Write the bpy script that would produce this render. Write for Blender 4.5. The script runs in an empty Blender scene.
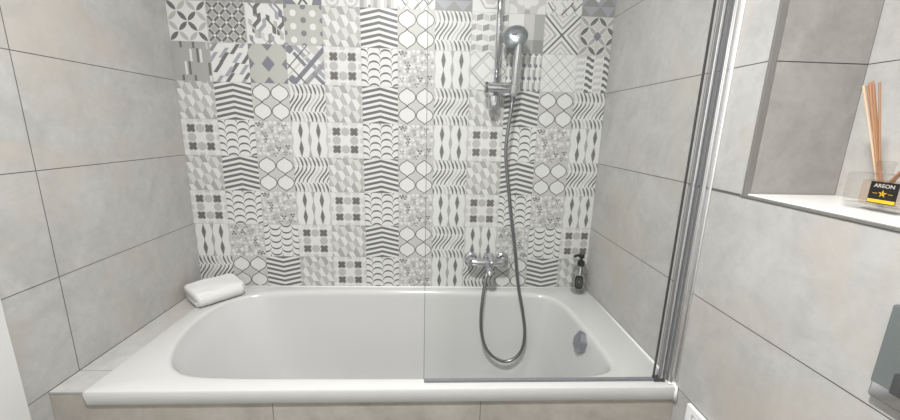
import bpy, bmesh, math, random
from mathutils import Vector, Matrix
random.seed(7)
SC = bpy.context.scene
COL = SC.collection
W = 1.789          # room width, left wall x=0, back wall y=0
S = 0.15           # decor tile
YF = -2.35         # wall behind the camera
H = 2.40

# ------------------------------------------------------------ materials
def srgb(c):
    def f(v):
        v /= 255.0
        return v/12.92 if v <= .04045 else ((v+.055)/1.055)**2.4
    if isinstance(c, (int, float)): c = (c, c, c)
    return tuple(f(v) for v in c) + (1,)

def mat(name, col, rough=.5, metal=0, spec=.5, bump=0, bscale=200, coat=0):
    m = bpy.data.materials.new(name); m.use_nodes = True
    nt = m.node_tree; b = nt.nodes['Principled BSDF']
    b.inputs['Base Color'].default_value = srgb(col)
    b.inputs['Roughness'].default_value = rough
    b.inputs['Metallic'].default_value = metal
    b.inputs['Specular IOR Level'].default_value = spec
    b.inputs['Coat Weight'].default_value = coat
    if bump:
        tc = nt.nodes.new('ShaderNodeTexCoord'); n = nt.nodes.new('ShaderNodeTexNoise')
        n.inputs['Scale'].default_value = bscale; n.inputs['Detail'].default_value = 4
        bp = nt.nodes.new('ShaderNodeBump'); bp.inputs['Strength'].default_value = bump
        bp.inputs['Distance'].default_value = .002
        nt.links.new(tc.outputs['Object'], n.inputs['Vector'])
        nt.links.new(n.outputs['Fac'], bp.inputs['Height'])
        nt.links.new(bp.outputs['Normal'], b.inputs['Normal'])
    return m

def concrete(name, ca, cb, rough=.45, seed=0, warm=None):
    """mottled cement-look porcelain"""
    m = bpy.data.materials.new(name); m.use_nodes = True
    nt = m.node_tree; b = nt.nodes['Principled BSDF']; L = nt.links.new
    tc = nt.nodes.new('ShaderNodeTexCoord'); mp = nt.nodes.new('ShaderNodeMapping')
    mp.inputs['Location'].default_value = (seed*3.1, seed*1.7, seed*2.3)
    L(tc.outputs['Object'], mp.inputs['Vector'])
    n1 = nt.nodes.new('ShaderNodeTexNoise'); n1.inputs['Scale'].default_value = 7.5
    n1.inputs['Detail'].default_value = 9; n1.inputs['Roughness'].default_value = .68; n1.inputs['Distortion'].default_value = .6
    n2 = nt.nodes.new('ShaderNodeTexNoise'); n2.inputs['Scale'].default_value = 38
    n2.inputs['Detail'].default_value = 5; n2.inputs['Roughness'].default_value = .7
    for n in (n1, n2): L(mp.outputs['Vector'], n.inputs['Vector'])
    r1 = nt.nodes.new('ShaderNodeValToRGB')
    r1.color_ramp.elements[0].position = .36; r1.color_ramp.elements[1].position = .62
    r1.color_ramp.elements[0].color = srgb(ca); r1.color_ramp.elements[1].color = srgb(cb)
    L(n1.outputs['Fac'], r1.inputs['Fac'])
    r2 = nt.nodes.new('ShaderNodeValToRGB')
    r2.color_ramp.elements[0].position = .3; r2.color_ramp.elements[1].position = .7
    r2.color_ramp.elements[0].color = (.88, .88, .88, 1); r2.color_ramp.elements[1].color = (1, 1, 1, 1)
    L(n2.outputs['Fac'], r2.inputs['Fac'])
    mx = nt.nodes.new('ShaderNodeMix'); mx.data_type = 'RGBA'; mx.blend_type = 'MULTIPLY'
    mx.inputs['Factor'].default_value = 1
    L(r1.outputs['Color'], mx.inputs['A']); L(r2.outputs['Color'], mx.inputs['B'])
    out = mx.outputs['Result']
    if warm:
        n3 = nt.nodes.new('ShaderNodeTexNoise'); n3.inputs['Scale'].default_value = 3.2
        n3.inputs['Detail'].default_value = 6; n3.inputs['Distortion'].default_value = 1.2
        mp3 = nt.nodes.new('ShaderNodeMapping'); mp3.inputs['Location'].default_value = (9, 4, 7)
        L(tc.outputs['Object'], mp3.inputs['Vector']); L(mp3.outputs['Vector'], n3.inputs['Vector'])
        r3 = nt.nodes.new('ShaderNodeValToRGB')
        r3.color_ramp.elements[0].position = .5; r3.color_ramp.elements[1].position = .75
        r3.color_ramp.elements[0].color = (0, 0, 0, 1); r3.color_ramp.elements[1].color = (.75, .75, .75, 1)
        L(n3.outputs['Fac'], r3.inputs['Fac'])
        m3 = nt.nodes.new('ShaderNodeMix'); m3.data_type = 'RGBA'
        L(r3.outputs['Color'], m3.inputs['Factor']); L(out, m3.inputs['A'])
        m3.inputs['B'].default_value = srgb(warm); out = m3.outputs['Result']
    L(out, b.inputs['Base Color'])
    b.inputs['Roughness'].default_value = rough
    b.inputs['Specular IOR Level'].default_value = .4
    bp = nt.nodes.new('ShaderNodeBump'); bp.inputs['Strength'].default_value = .08; bp.inputs['Distance'].default_value = .001
    L(n2.outputs['Fac'], bp.inputs['Height']); L(bp.outputs['Normal'], b.inputs['Normal'])
    return m

def thin_glass(name, tint=(.985, .988, .986), gl=.09, rough=.0, ior=1.4):
    m = bpy.data.materials.new(name); m.use_nodes = True
    nt = m.node_tree; nt.nodes.clear(); L = nt.links.new
    o = nt.nodes.new('ShaderNodeOutputMaterial'); t = nt.nodes.new('ShaderNodeBsdfTransparent')
    t.inputs['Color'].default_value = tint + (1,)
    g = nt.nodes.new('ShaderNodeBsdfGlossy'); g.inputs['Roughness'].default_value = rough
    fr = nt.nodes.new('ShaderNodeFresnel'); fr.inputs['IOR'].default_value = ior
    mx = nt.nodes.new('ShaderNodeMixShader')
    ge = nt.nodes.new('ShaderNodeNewGeometry'); iv = nt.nodes.new('ShaderNodeMath'); iv.operation = 'SUBTRACT'; iv.inputs[0].default_value = 1
    ml = nt.nodes.new('ShaderNodeMath'); ml.operation = 'MULTIPLY'
    L(ge.outputs['Backfacing'], iv.inputs[1]); L(iv.outputs[0], ml.inputs[0]); L(fr.outputs['Fac'], ml.inputs[1]); L(ml.outputs[0], mx.inputs['Fac']); L(t.outputs[0], mx.inputs[1]); L(g.outputs[0], mx.inputs[2])
    L(mx.outputs[0], o.inputs['Surface'])
    return m

M_TILE = concrete('grey_cement_tile', (175, 174, 171), (189, 188, 186), warm=(184, 176, 166))
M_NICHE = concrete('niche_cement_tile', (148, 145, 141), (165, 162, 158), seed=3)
M_APRON = concrete('apron_tile', (166, 161, 153), (183, 178, 170), seed=5, warm=(172, 163, 150))
M_GROUT = mat('grey_grout', 96, .9)
M_LGROUT = mat('light_grout', 205, .9)
M_FLOOR = concrete('floor_tile', (120, 117, 112), (140, 137, 132), seed=8)
M_WHITEP = mat('white_paint', (226, 226, 224), .55)
M_LACQ = mat('white_lacquer', (214, 214, 211), .4)
M_ACR = mat('white_acrylic', (199, 199, 198), .16, coat=.15)
M_SIL = mat('white_silicone', (228, 228, 226), .4)
M_CHR = mat('chrome', (205, 206, 210), .09, 1)
M_ALU = mat('polished_aluminium', (226, 226, 228), .17, 1)
M_STEEL = mat('satin_steel', (128, 129, 132), .3, 1)
M_DARKM = mat('dark_profile_metal', (140, 138, 135), .4, .5)
M_HEAD = mat('satin_chrome', (160, 166, 170), .3, .9)
M_HOSE = mat('steel_hose', (140, 140, 142), .28, 1)
M_BLACK = mat('black_plastic', (18, 18, 19), .3)
M_GASK = mat('dark_gasket', (62, 62, 64), .4)
M_SEAL = mat('grey_seal', (118, 119, 122), .3)
M_GLASS = thin_glass('clear_glass')
M_CLEAR = thin_glass('clear_seal_plastic', (.97, .97, .97))
M_KNOB = mat('brushed_chrome_knob', (158, 160, 168), .28, .8)
M_TOWEL = mat('white_terry', (236, 235, 233), .95, spec=.1, bump=1, bscale=230)
M_TOWEL.node_tree.nodes['Bump'].inputs['Distance'].default_value = .007
M_SHELF = mat('white_shelf', (232, 231, 228), .3)
M_REED = mat('brown_reed', (160, 119, 88), .7)
M_REEDL = mat('pale_reed', (205, 178, 150), .7)
M_LABEL = mat('black_label', (20, 19, 18), .45)
M_GOLD = mat('gold_print', (222, 180, 40), .4)
M_GOLDD = mat('dark_gold_print', (150, 118, 30), .4)
M_LTXT = mat('silver_print', (205, 200, 192), .5)
M_GREYP = mat('grey_print', (120, 120, 122), .5)
M_PLASTIC = mat('white_plastic', (236, 236, 238), .35)
M_PGREY = mat('grey_plastic', (150, 152, 156), .4)
M_PLATE = mat('grey_glass_plate', (120, 126, 126), .12, .35)
M_CEIL = mat('white_ceiling', (235, 235, 233), .8)

def real_glass(name, col=(1, 1, 1), rough=0, ior=1.45):
    m = bpy.data.materials.new(name); m.use_nodes = True
    b = m.node_tree.nodes['Principled BSDF']
    b.inputs['Base Color'].default_value = col + (1,)
    b.inputs['Transmission Weight'].default_value = 1
    b.inputs['Roughness'].default_value = rough; b.inputs['IOR'].default_value = ior
    return m
M_BOTTLE = thin_glass('bottle_glass', (.95, .95, .945), ior=1.7)
M_BASEG = thin_glass('thick_bottle_glass', (.93, .93, .925), ior=1.7)
M_OIL = thin_glass('perfume_oil', (.97, .90, .84))
M_SOAPB = thin_glass('soap_bottle_plastic', (.86, .86, .86), ior=1.5)
M_SOAPL = thin_glass('soap_liquid', (.975, .975, .97), ior=1.1)

# ------------------------------------------------------------ mesh helpers
def obj(name, bm, m, parent=None, smooth=False, recalc=True):
    me = bpy.data.meshes.new(name)
    if recalc: bmesh.ops.recalc_face_normals(bm, faces=bm.faces)
    bm.to_mesh(me); bm.free()
    for k in (m if isinstance(m, (list, tuple)) else [m]): me.materials.append(k)
    if smooth:
        for p in me.polygons: p.use_smooth = True
    o = bpy.data.objects.new(name, me); COL.objects.link(o)
    if parent:
        o.parent = parent
        o.matrix_parent_inverse = Matrix.Translation(parent.location).inverted()
    return o

def sharp(o, deg=35):
    me = o.data; bm = bmesh.new(); bm.from_mesh(me)
    for e in bm.edges:
        if len(e.link_faces) == 2 and e.calc_face_angle(0) > math.radians(deg): e.smooth = False
    bm.to_mesh(me); bm.free()

def thing(name, label, cat, loc, group=None):
    o = bpy.data.objects.new(name, None); COL.objects.link(o); o.location = loc
    o.empty_display_size = .02
    o['label'] = label; o['category'] = cat
    if group: o['group'] = group
    return o

def tag(o, label, cat, group=None):
    o['label'] = label; o['category'] = cat
    if group: o['group'] = group
    return o

def struct(o): o['kind'] = 'structure'; return o

def box(bm, lo, hi, bev=0, seg=2, mi=0):
    r = bmesh.ops.create_cube(bm, size=1)
    vs = r['verts']
    for v in vs:
        v.co = Vector([(lo[i]+hi[i])/2 + v.co[i]*(hi[i]-lo[i]) for i in range(3)])
    fs = {f for v in vs for f in v.link_faces}
    for f in fs: f.material_index = mi
    if bev:
        es = {e for v in vs for e in v.link_edges}
        bmesh.ops.bevel(bm, geom=list(es), offset=bev, segments=seg, profile=.5, affect='EDGES')
    return vs

def frame_from(d):
    d = d.normalized(); a = Vector((0, 0, 1)) if abs(d.z) < .9 else Vector((1, 0, 0))
    x = d.cross(a).normalized(); return x, x.cross(d).normalized()

def tube(bm, pts, rad, n=16, cap=True, flat=None):
    """swept tube; rad scalar or list; flat=(sx,sy) elliptical"""
    pts = [Vector(p) for p in pts]; rings = []
    d0 = (pts[1]-pts[0]).normalized(); X, Y = frame_from(d0)
    for i, p in enumerate(pts):
        d = (pts[min(i+1, len(pts)-1)] - pts[max(i-1, 0)]).normalized()
        X = (X - d*X.dot(d)).normalized(); Y = d.cross(X)
        r = rad[i] if isinstance(rad, (list, tuple)) else rad
        fx, fy = flat if flat else (1, 1)
        rings.append([bm.verts.new(p + X*math.cos(t)*r*fx + Y*math.sin(t)*r*fy) for t in [2*math.pi*k/n for k in range(n)]])
    for a, b in zip(rings, rings[1:]):
        for k in range(n): bm.faces.new((a[k], a[(k+1) % n], b[(k+1) % n], b[k]))
    if cap: bm.faces.new(rings[0][::-1]); bm.faces.new(rings[-1])

def lathe(bm, prof, origin, axis=(0, 0, 1), n=32, cap=True):
    """prof = [(radius, distance along axis)]"""
    ax = Vector(axis).normalized(); X, Y = frame_from(ax); o = Vector(origin); rings = []
    for r, h in prof:
        rings.append([bm.verts.new(o + ax*h + X*math.cos(t)*r + Y*math.sin(t)*r) for t in [2*math.pi*k/n for k in range(n)]])
    for a, b in zip(rings, rings[1:]):
        for k in range(n): bm.faces.new((a[k], a[(k+1) % n], b[(k+1) % n], b[k]))
    if cap: bm.faces.new(rings[0][::-1]); bm.faces.new(rings[-1])

def catmull(P, n=8, closed=False):
    P = [Vector(p) for p in P]; out = []; N = len(P)
    rng = range(N if closed else N-1)
    for i in rng:
        if closed: a, b, c, d = P[(i-1) % N], P[i], P[(i+1) % N], P[(i+2) % N]
        else: a, b, c, d = P[max(i-1, 0)], P[i], P[i+1], P[min(i+2, N-1)]
        for k in range(n):
            t = k/n
            out.append(.5*((2*b) + (c-a)*t + (2*a-5*b+4*c-d)*t*t + (3*b-a-3*c+d)*t**3))
    if not closed: out.append(P[-1])
    return out

# ------------------------------------------------------------ room shell
def tiled(bm, to3, rects, gap=.0022, lift=.0):
    """flat tiles: rects (u0,v0,u1,v1) each inset by the joint; mat index 0"""
    for (u0, v0, u1, v1) in rects:
        g = gap/2
        vs = [bm.verts.new(to3(u, v, lift)) for u, v in ((u0+g, v0+g), (u1-g, v0+g), (u1-g, v1-g), (u0+g, v1-g))]
        f = bm.faces.new(vs); f.material_index = 0

def quad3(bm, to3, r, off, mi):
    u0, v0, u1, v1 = r
    f = bm.faces.new([bm.verts.new(to3(u, v, off)) for u, v in ((u0, v0), (u1, v0), (u1, v1), (u0, v1))])
    f.material_index = mi

def grid(us, vs): return [(a, c, b, d) for a, b in zip(us, us[1:]) for c, d in zip(vs, vs[1:])]
ZL = [round(.3*k, 3) for k in range(9)]

# left wall (x=0), u = -y
bm = bmesh.new()
box(bm, (-.08, YF, 0), (-.0012, 0.0, H), mi=1)
L3 = lambda u, v, d: Vector((d, -u, v))
tiled(bm, L3, grid([0, .6, 1.2, 1.8, 2.35], ZL))
struct(obj('wall_left', bm, [M_TILE, M_GROUT], recalc=False))

# right wall with the niche above the pre-wall
NY, NX, NZ = -.79, 2.017, 1.2
NYE = -2.2
bm = bmesh.new()
box(bm, (W+.0012, NY, 0), (W+.28, .0, H), mi=1)
box(bm, (W+.0012, YF, 0), (W+.28, NY, NZ-.0045), mi=1)
box(bm, (NX+.0012, NYE, NZ-.0045), (W+.28, NY, H), mi=1)
box(bm, (W+.0012, YF, NZ-.0045), (W+.28, NYE, H), mi=1)
R3 = lambda u, v, d: Vector((W-d, -u, v))
tiled(bm, R3, grid([0, .6], ZL)+grid([.6, -NY], [1.2, 1.5, 1.8, 2.1, 2.4]))
tiled(bm, R3, grid([.6, 1.2, 1.8, 2.35], [0, .3, .6, .9])+grid([-NY, 1.2, 1.8, 2.35], [.9, 1.192])[:0]+[(.6, .9, 1.2, 1.1955), (1.2, .9, 1.8, 1.1955), (1.8, .9, 2.35, 1.1955)])
tiled(bm, lambda u, v, d: Vector((NX-d, -u, v)), grid([-NY, 1.2, 1.8, -NYE], [1.2, 1.5, 1.8, 2.1, 2.4]))
tiled(bm, R3, grid([-NYE, 2.35], [1.2, 1.5, 1.8, 2.1, 2.4]))
for f in bm.faces: f.normal_update()
nb = len(bm.faces)
# niche cheek facing the camera
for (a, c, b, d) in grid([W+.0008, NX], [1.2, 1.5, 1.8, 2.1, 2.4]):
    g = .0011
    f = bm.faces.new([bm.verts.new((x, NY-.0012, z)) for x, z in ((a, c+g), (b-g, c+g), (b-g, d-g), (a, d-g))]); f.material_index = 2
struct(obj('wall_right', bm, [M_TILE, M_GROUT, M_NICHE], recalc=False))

# metal corner profiles of the niche
bm = bmesh.new()
box(bm, (W-.0025, NY-.0030, NZ-.002), (W+.014, NY+.0025, H), bev=.0008)
struct(obj('trim_2', bm, M_DARKM))
bm = bmesh.new()
box(bm, (W-.003, NYE, NZ-.0045), (W+.006, NY+.007, NZ+.0015), bev=.001)
struct(obj('trim_3', bm, M_DARKM))
# white shelf lining the niche
bm = bmesh.new()
box(bm, (W+.0065, NYE+.002, NZ-.0042), (NX-.0005, NY-.004, NZ+.004), bev=.001)
tag(obj('niche_shelf', bm, M_SHELF), 'glossy white shelf lining the bottom of the wall niche', 'shelf')

# floor, ceiling, wall behind the camera
bm = bmesh.new()
box(bm, (-.08, YF-.1, -.1), (W+.28, .1, -.002), mi=1)
tiled(bm, lambda u, v, d: Vector((u, -v, 0)), grid([0, .6, 1.2, W], [.72, 1.32, 1.92, 2.35]))
struct(obj('floor', bm, [M_FLOOR, M_GROUT]))
bm = bmesh.new(); box(bm, (-.08, YF-.1, H), (W+.28, .1, H+.1))
struct(obj('ceiling', bm, M_CEIL))
bm = bmesh.new(); box(bm, (-.08, YF-.1, 0), (W+.28, YF, H))
struct(obj('wall_front', bm, M_WHITEP))
# white door casing on the left wall
bm = bmesh.new()
box(bm, (0.0005, -.842, 0), (.012, -.752, 2.12), bev=.003)
box(bm, (0.0005, -1.72, 0), (.012, -1.63, 2.12), bev=.003)
box(bm, (0.0005, -1.63, 2.04), (.012, -.842, 2.12), bev=.003)
struct(obj('trim_1', bm, M_LACQ))
bm = bmesh.new(); box(bm, (0.0005, -1.628, .005), (.008, -.844, 2.036), bev=.001)
struct(obj('door_1', bm, M_LACQ))

# ------------------------------------------------------------ patterned back wall
PAL = [('wall_base', 195), ('pat_white', (207, 207, 205)), ('pat_light', (184, 184, 180)), ('pat_mid', (158, 158, 155)),
       ('pat_grey', (136, 136, 135)), ('pat_dark', (104, 104, 105)), ('pat_blue', (118, 120, 128)), ('pat_beige', (172, 172, 166)),
       ('pat_line', (95, 94, 90)), ('pat_joint', (172, 171, 167)), ('pat_lilac', (152, 153, 160)), ('pat_pale', (196, 196, 193)), ('pat_soft', (172, 172, 168)), ('pat_rosette', (104, 101, 97))]
MATS = [mat(n, c, .38, spec=.4) for n, c in PAL]
BASE, WHT, LT, MID, GR, DK, BL, BG, LN, JT, LI, L2, M2, RS = range(14)

bw = bmesh.new()
box(bw, (-.08, 0.0, 0), (W+.28, .1, H), mi=JT)

def clip(poly):
    for ax, lim, sg in ((0, 0, 1), (0, 1, -1), (1, 0, 1), (1, 1, -1)):
        out = []
        for i, p in enumerate(poly):
            q = poly[i-1]; dp = (p[ax]-lim)*sg; dq = (q[ax]-lim)*sg
            if (dp >= 0) != (dq >= 0):
                t = dq/(dq-dp); out.append((q[0]+(p[0]-q[0])*t, q[1]+(p[1]-q[1])*t))
            if dp >= 0: out.append(p)
        poly = out
        if len(poly) < 3: return []
    return poly

class Cell:
    def __init__(s, x0, z0, w, h, rot=False, cutx=None):
        s.x0, s.z0, s.w, s.h, s.rot, s.cut = x0, z0, w, h, rot, cutx; s.layer = 0; s.n = 0; s.hold = False
    def poly(s, pts, m, layer=None):
        if s.rot: pts = [(1-a, 1-b) for a, b in pts]
        pts = clip(pts)
        if len(pts) < 3: return
        off = -.0006 - .000008*s.n
        if not s.hold: s.n += 1
        vs = []
        for a, b in pts:
            x = s.x0 + .0008 + a*(S-.0016); z = s.z0 + .0007 + b*(s.h-.0014)
            vs.append((min(x, s.cut) if s.cut else x, z))
        ar = sum(vs[i-1][0]*vs[i][1]-vs[i][0]*vs[i-1][1] for i in range(len(vs)))
        if abs(ar) < 1e-9: return
        if ar < 0: vs.reverse()
        try: f = bw.faces.new([bw.verts.new((x, off, z)) for x, z in vs])
        except ValueError: return
        f.material_index = m
    def up(s): s.layer += 1
    def bg(s, m): s.poly([(0, 0), (1, 0), (1, 1), (0, 1)], m); s.up()
    def line(s, pts, t, m):
        for (a, b), (c, d) in zip(pts, pts[1:]):
            l = math.hypot(c-a, d-b)
            if l < 1e-6: continue
            nx, ny = -(d-b)/l*t/2, (c-a)/l*t/2; ex, ey = (c-a)/l*t*.2, (d-b)/l*t*.2
            s.poly([(a+nx-ex, b+ny-ey), (a-nx-ex, b-ny-ey), (c-nx+ex, d-ny+ey), (c+nx+ex, d+ny+ey)], m)
    def disc(s, x, y, r, m, n=14): s.poly([(x+r*math.cos(6.2832*k/n), y+r*math.sin(6.2832*k/n)) for k in range(n)], m)
    def strip(s, L, R, m):     # two edge polylines -> quads
        s.hold = True
        for i in range(len(L)-1): s.poly([L[i], L[i+1], R[i+1], R[i]], m)
        s.hold = False; s.n += 1

def pA(c):   # elongated hexagons, each split by a diagonal
    c.bg(WHT); a, b, h = .075, .165, .32
    for i in range(-1, 6):
        for j in range(-1, 5):
            x = .06 + i*.24; y = j*h + (h/2 if i % 2 else 0)
            c.poly([(x-a, y+h/2), (x+a, y-h/2), (x-a, y-h/2), (x-b, y)], M2 if (i*3+j) % 3 else MID)
            c.poly([(x-a, y+h/2), (x+a, y+h/2), (x+b, y), (x+a, y-h/2)], L2 if (i+j) % 2 else WHT)
def pB(c):   # chevrons
    c.bg(WHT); p = 1/6.6
    for k in range(-2, 8):
        y = k*p + .03
        c.strip([(0, y), (.5, y+.12), (1, y)], [(0, y+p*.5), (.5, y+.12+p*.5), (1, y+p*.5)], DK)
OG = [(0, .255), (.014, .224), (.042, .197), (.085, .172), (.14, .142), (.188, .100), (.220, .050), (.230, 0)]
def ogee(x, y, k=1):
    q = OG; P = [(x+a*k, y+b*k) for a, b in q]
    P += [(x+a*k, y-b*k) for a, b in q[-2::-1]]
    P += [(x-a*k, y-b*k) for a, b in q[1:]]
    P += [(x-a*k, y+b*k) for a, b in q[-2:0:-1]]
    return P
def pC(c):
    c.bg(LT)
    for x in (.25, .75):
        for y in (.25, .75):
            P = ogee(x, y, 1.04); c.hold = True
            # fan so that the concave outline fills well
            for i in range(len(P)): c.poly([(x, y), P[i], P[(i+1) % len(P)]], WHT)
            c.n += 1; c.line(P+[P[0]], .024, LN); c.hold = False; c.n += 1
def pD(c):   # wavy stripes in three bands
    c.bg(WHT); c.line([(0, 0), (0, 0)], .01, LT)
    sh = [DK, DK, GR, DK, LT, MID, DK, DK, GR, DK, DK, GR, DK]
    n = 9; p = 1/8.6
    for i in range(-3, 12):
        m = sh[i % len(sh)]; x = i*p
        def band(y0, y1, f, m):
            K = 8; L = []; R = []
            for k in range(K+1):
                t = k/K; y = y0+(y1-y0)*t; dx = f(t); w = p*.52*(.5+.5*math.sin(math.pi*t))
                L.append((x+dx-w/2, y)); R.append((x+dx+w/2, y))
            c.strip(L, R, m)
        ss = lambda t: t*t*(3-2*t)
        band(.27, .73, lambda t: .25*ss(t), m)
        band(.74, 1.0, lambda t: p*.5 + .085*(1-t*t), sh[(i+5) % len(sh)])
        band(0.0, .26, lambda t: p*.5 + .085*(1-t*t), sh[(i+2) % len(sh)])
def pE(c):   # rosette crosses
    c.bg(WHT)
    def cross(x, y, r, m):
        for a in (0, 1, 2, 3):
            t = math.pi/4 + a*math.pi/2
            c.disc(x+r*.62*math.cos(t), y+r*.62*math.sin(t), r*.5, m, 8)
        c.poly([(x-r*.55, y-r*.3), (x+r*.55, y-r*.3), (x+r*.55, y+r*.3), (x-r*.55, y+r*.3)], m)
        c.poly([(x-r*.3, y-r*.55), (x+r*.3, y-r*.55), (x+r*.3, y+r*.55), (x-r*.3, y+r*.55)], m)
    for x, y, m in ((.5, .75, MID), (.5, .25, MID), (.25, .5, MID), (.75, .5, MID), (0, .75, LT), (1, .75, LT), (0, .25, LT), (1, .25, LT),
                    (.25, 0, LT), (.75, 0, LT), (.25, 1, LT), (.75, 1, LT)):
        c.disc(x, y, .125, M2 if m == MID else L2, 8)
    c.up()
    for x in (.25, .75):
        for y in (.25, .75): cross(x, y, .135, MID)
    c.up()
    for x in (.25, .75):
        for y in (.25, .75):
            cross(x, y, .112, RS)
    c.up()
    for x, y in ((0, 0), (1, 1), (0, 1), (1, 0), (.5, .5), (0, .5), (1, .5), (.5, 0), (.5, 1)): cross(x, y, .085, LT if (x+y) % 1 else WHT)
def pF(c):   # fish scales
    c.bg(WHT); r = .168
    for i in range(-1, 5):
        x = i*.325 + .02; off = 0 if i % 2 else .10
        for j in range(-1, 7):
            y = j*.2 + off - .06
            o = [(x+r*math.cos(math.pi*k/12), y+r*.86*math.sin(math.pi*k/12)) for k in range(13)]
            n = [(x+r*.90*math.cos(math.pi*k/12), y-.0+r*.56*math.sin(math.pi*k/12)) for k in range(13)]
            c.strip(o, n, DK)
def pG(c):   # scattered small florals
    c.bg(LT); rr = random.Random(5)
    for i in range(8):
        for j in range(8):
            x = (i+.5)/8 + rr.uniform(-.03, .03); y = (j+.5)/8 + rr.uniform(-.03, .03); a = rr.uniform(0, 6.28)
            k = rr.choice([WHT, WHT, WHT, MID, M2, WHT]); r = rr.uniform(.045, .068)
            c.poly([(x+r*math.cos(a+t), y+r*math.sin(a+t)) for t in (0, 1.8, 3.0, 4.4)], k)
    c.up()
    for x, y, m in ((.08, .9, DK), (.28, .55, DK), (.26, .45, GR), (.24, .62, GR), (.8, .85, GR), (.78, .7, MID), (.88, .28, DK), (.62, .22, DK),
                    (.52, .06, GR), (.8, .1, GR), (.18, .86, GR), (.55, .5, MID), (.45, .8, MID), (.1, .2, MID), (.35, .25, MID), (.68, .4, MID)):
        for dx, dy in ((-.03, .02), (.03, .025), (.0, -.03)):
            c.poly([(x+dx*1.25-.036, y+dy*1.25), (x+dx*1.25, y+dy*1.25-.036), (x+dx*1.25+.036, y+dy*1.25), (x+dx*1.25, y+dy*1.25+.036)], m)
def leafp(x, y0, y1, w):
    ym = (y0+y1)/2
    return [(x, y0), (x+w*.55, y0+(ym-y0)*.5), (x+w, ym), (x+w*.55, ym+(y1-ym)*.5), (x, y1), (x-w*.55, ym+(y1-ym)*.5), (x-w, ym), (x-w*.55, y0+(ym-y0)*.5)]
def pI(c):
    c.bg(WHT)
    for x in (0, .5, 1):
        for y0 in (-.25, .25, .75): c.poly(leafp(x, y0, y0+.5, .055), LT if x != .5 else MID)
        c.strip([(x-.012, -.1), (x-.012, 1.1)], [(x+.012, -.1), (x+.012, 1.1)], MID if x == .5 else LT)
    c.up()
    for x in (.25, .75):
        for y0 in (-.0, .5): c.poly(leafp(x, y0-.01, y0+.5, .068), GR)
        c.line([(x, 0), (x, 1)], .015, GR)
    c.up()
    for x in (.25, .75):
        for y0 in (-.0, .5): c.poly(leafp(x, y0+.05, y0+.44, .05), DK)
def petal(c, a, b, w, m):
    dx, dy = b[0]-a[0], b[1]-a[1]; l = math.hypot(dx, dy); nx, ny = -dy/l*w, dx/l*w
    P = []
    for t, k in ((.04, 0), (.25, .75), (.5, 1), (.75, .75), (.96, 0)): P.append((a[0]+dx*t+nx*k, a[1]+dy*t+ny*k))
    for t, k in ((.75, .75), (.5, 1), (.25, .75)): P.append((a[0]+dx*t-nx*k, a[1]+dy*t-ny*k))
    c.poly(P, m)
def P1(c):
    c.bg(WHT)
    for i in range(-1, 5):
        for j in range(-1, 5):
            if (i+j) % 2: continue
            x, y = i*.25, j*.25
            for sx in (1, -1):
                b = (x+sx*.25, y+.25)
                diag = (abs((x-y)) < .01 and sx == 1) or (abs(x+y-1) < .01 and sx == -1)
                petal(c, (x, y), b, .06, DK if diag else BG)
def P2(c):
    c.bg(LT); k = 1/6
    for i in range(-1, 8):
        for j in range(-1, 8):
            if (i+j) % 2:
                c.poly([(i*k-.085, j*k), (i*k-.035, j*k+.075), (i*k+.035, j*k+.075), (i*k+.085, j*k), (i*k+.035, j*k-.075), (i*k-.035, j*k-.075)], MID)
    c.up()
    for i in range(-1, 8):
        for j in range(-1, 8):
            if (i+j) % 2 == 0:
                for sx in (1, -1):
                    c.line([(i*k+sx*.035, j*k+.035), (i*k+sx*(k-.035), j*k+k-.035)], .062, DK)
    c.up()
    for i in range(-1, 8):
        for j in range(-1, 8):
            if (i+j) % 2 == 0: c.disc(i*k, j*k, .033, WHT, 8)
def P3(c):
    c.bg(WHT)
    def z(x, y, s, m, h=.46, w=.10):
        c.strip([(x, y), (x, y-h*.28), (x+s*.15, y-h*.62), (x+s*.15, y-h)], [(x+w, y-h*.08*s), (x+w, y-h*.36*1), (x+w+s*.15, y-h*.70), (x+w+s*.15, y-h*1.08)], m)
    for x, y, s, m in ((.05, 1.15, 1, GR), (.36, 1.2, -1, DK), (.72, 1.15, 1, BL), (.62, 1.1, 1, LI), (.30, .74, -1, DK), (.53, .74, 1, DK), (.95, .7, -1, DK),
                       (.43, .62, -1, LI), (.06, .62, 1, BG), (.72, .6, 1, BG), (.06, .22, 1, GR), (.56, .24, -1, GR), (.62, .24, 1, LI), (1.0, .2, -1, GR), (.36, .3, 1, LT)):
        z(x, y, s, m)
def P4(c):
    c.bg(BG)
    for y in (.8, .47, .13):
        for x in (.23, .75): c.disc(x, y, .085, WHT)
    for y in (.965, .63, .3, -.02):
        c.disc(.5, y, .075, BL)
        c.disc(0, y, .07, BL); c.disc(1, y, .07, BL)
def P5(c):
    c.bg(WHT)
    for j in range(-1, 5):
        for i in range(-1, 4):
            x = i*.36 + (.18 if j % 2 else 0) - .05; y = j*.26
            c.poly([(x, y), (x+.17, y+.05), (x+.17, y+.2), (x, y+.15)], GR if (i+j) % 2 else MID)
            c.poly([(x+.18, y+.05), (x+.34, y), (x+.34, y+.15), (x+.18, y+.2)], LT)
def P6(c):
    c.bg(LT)
    for x0, y0, x1, y1, m in ((0, .68, .42, 1, WHT), (.42, 0, .72, 1, LT), (.72, .35, 1, 1, MID), (0, 0, .45, .35, GR), (.45, 0, .72, .35, MID), (.72, 0, 1, .35, GR), (0, .35, .4, .68, LT)):
        c.poly([(x0, y0), (x1, y0), (x1, y1), (x0, y1)], m)
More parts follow.
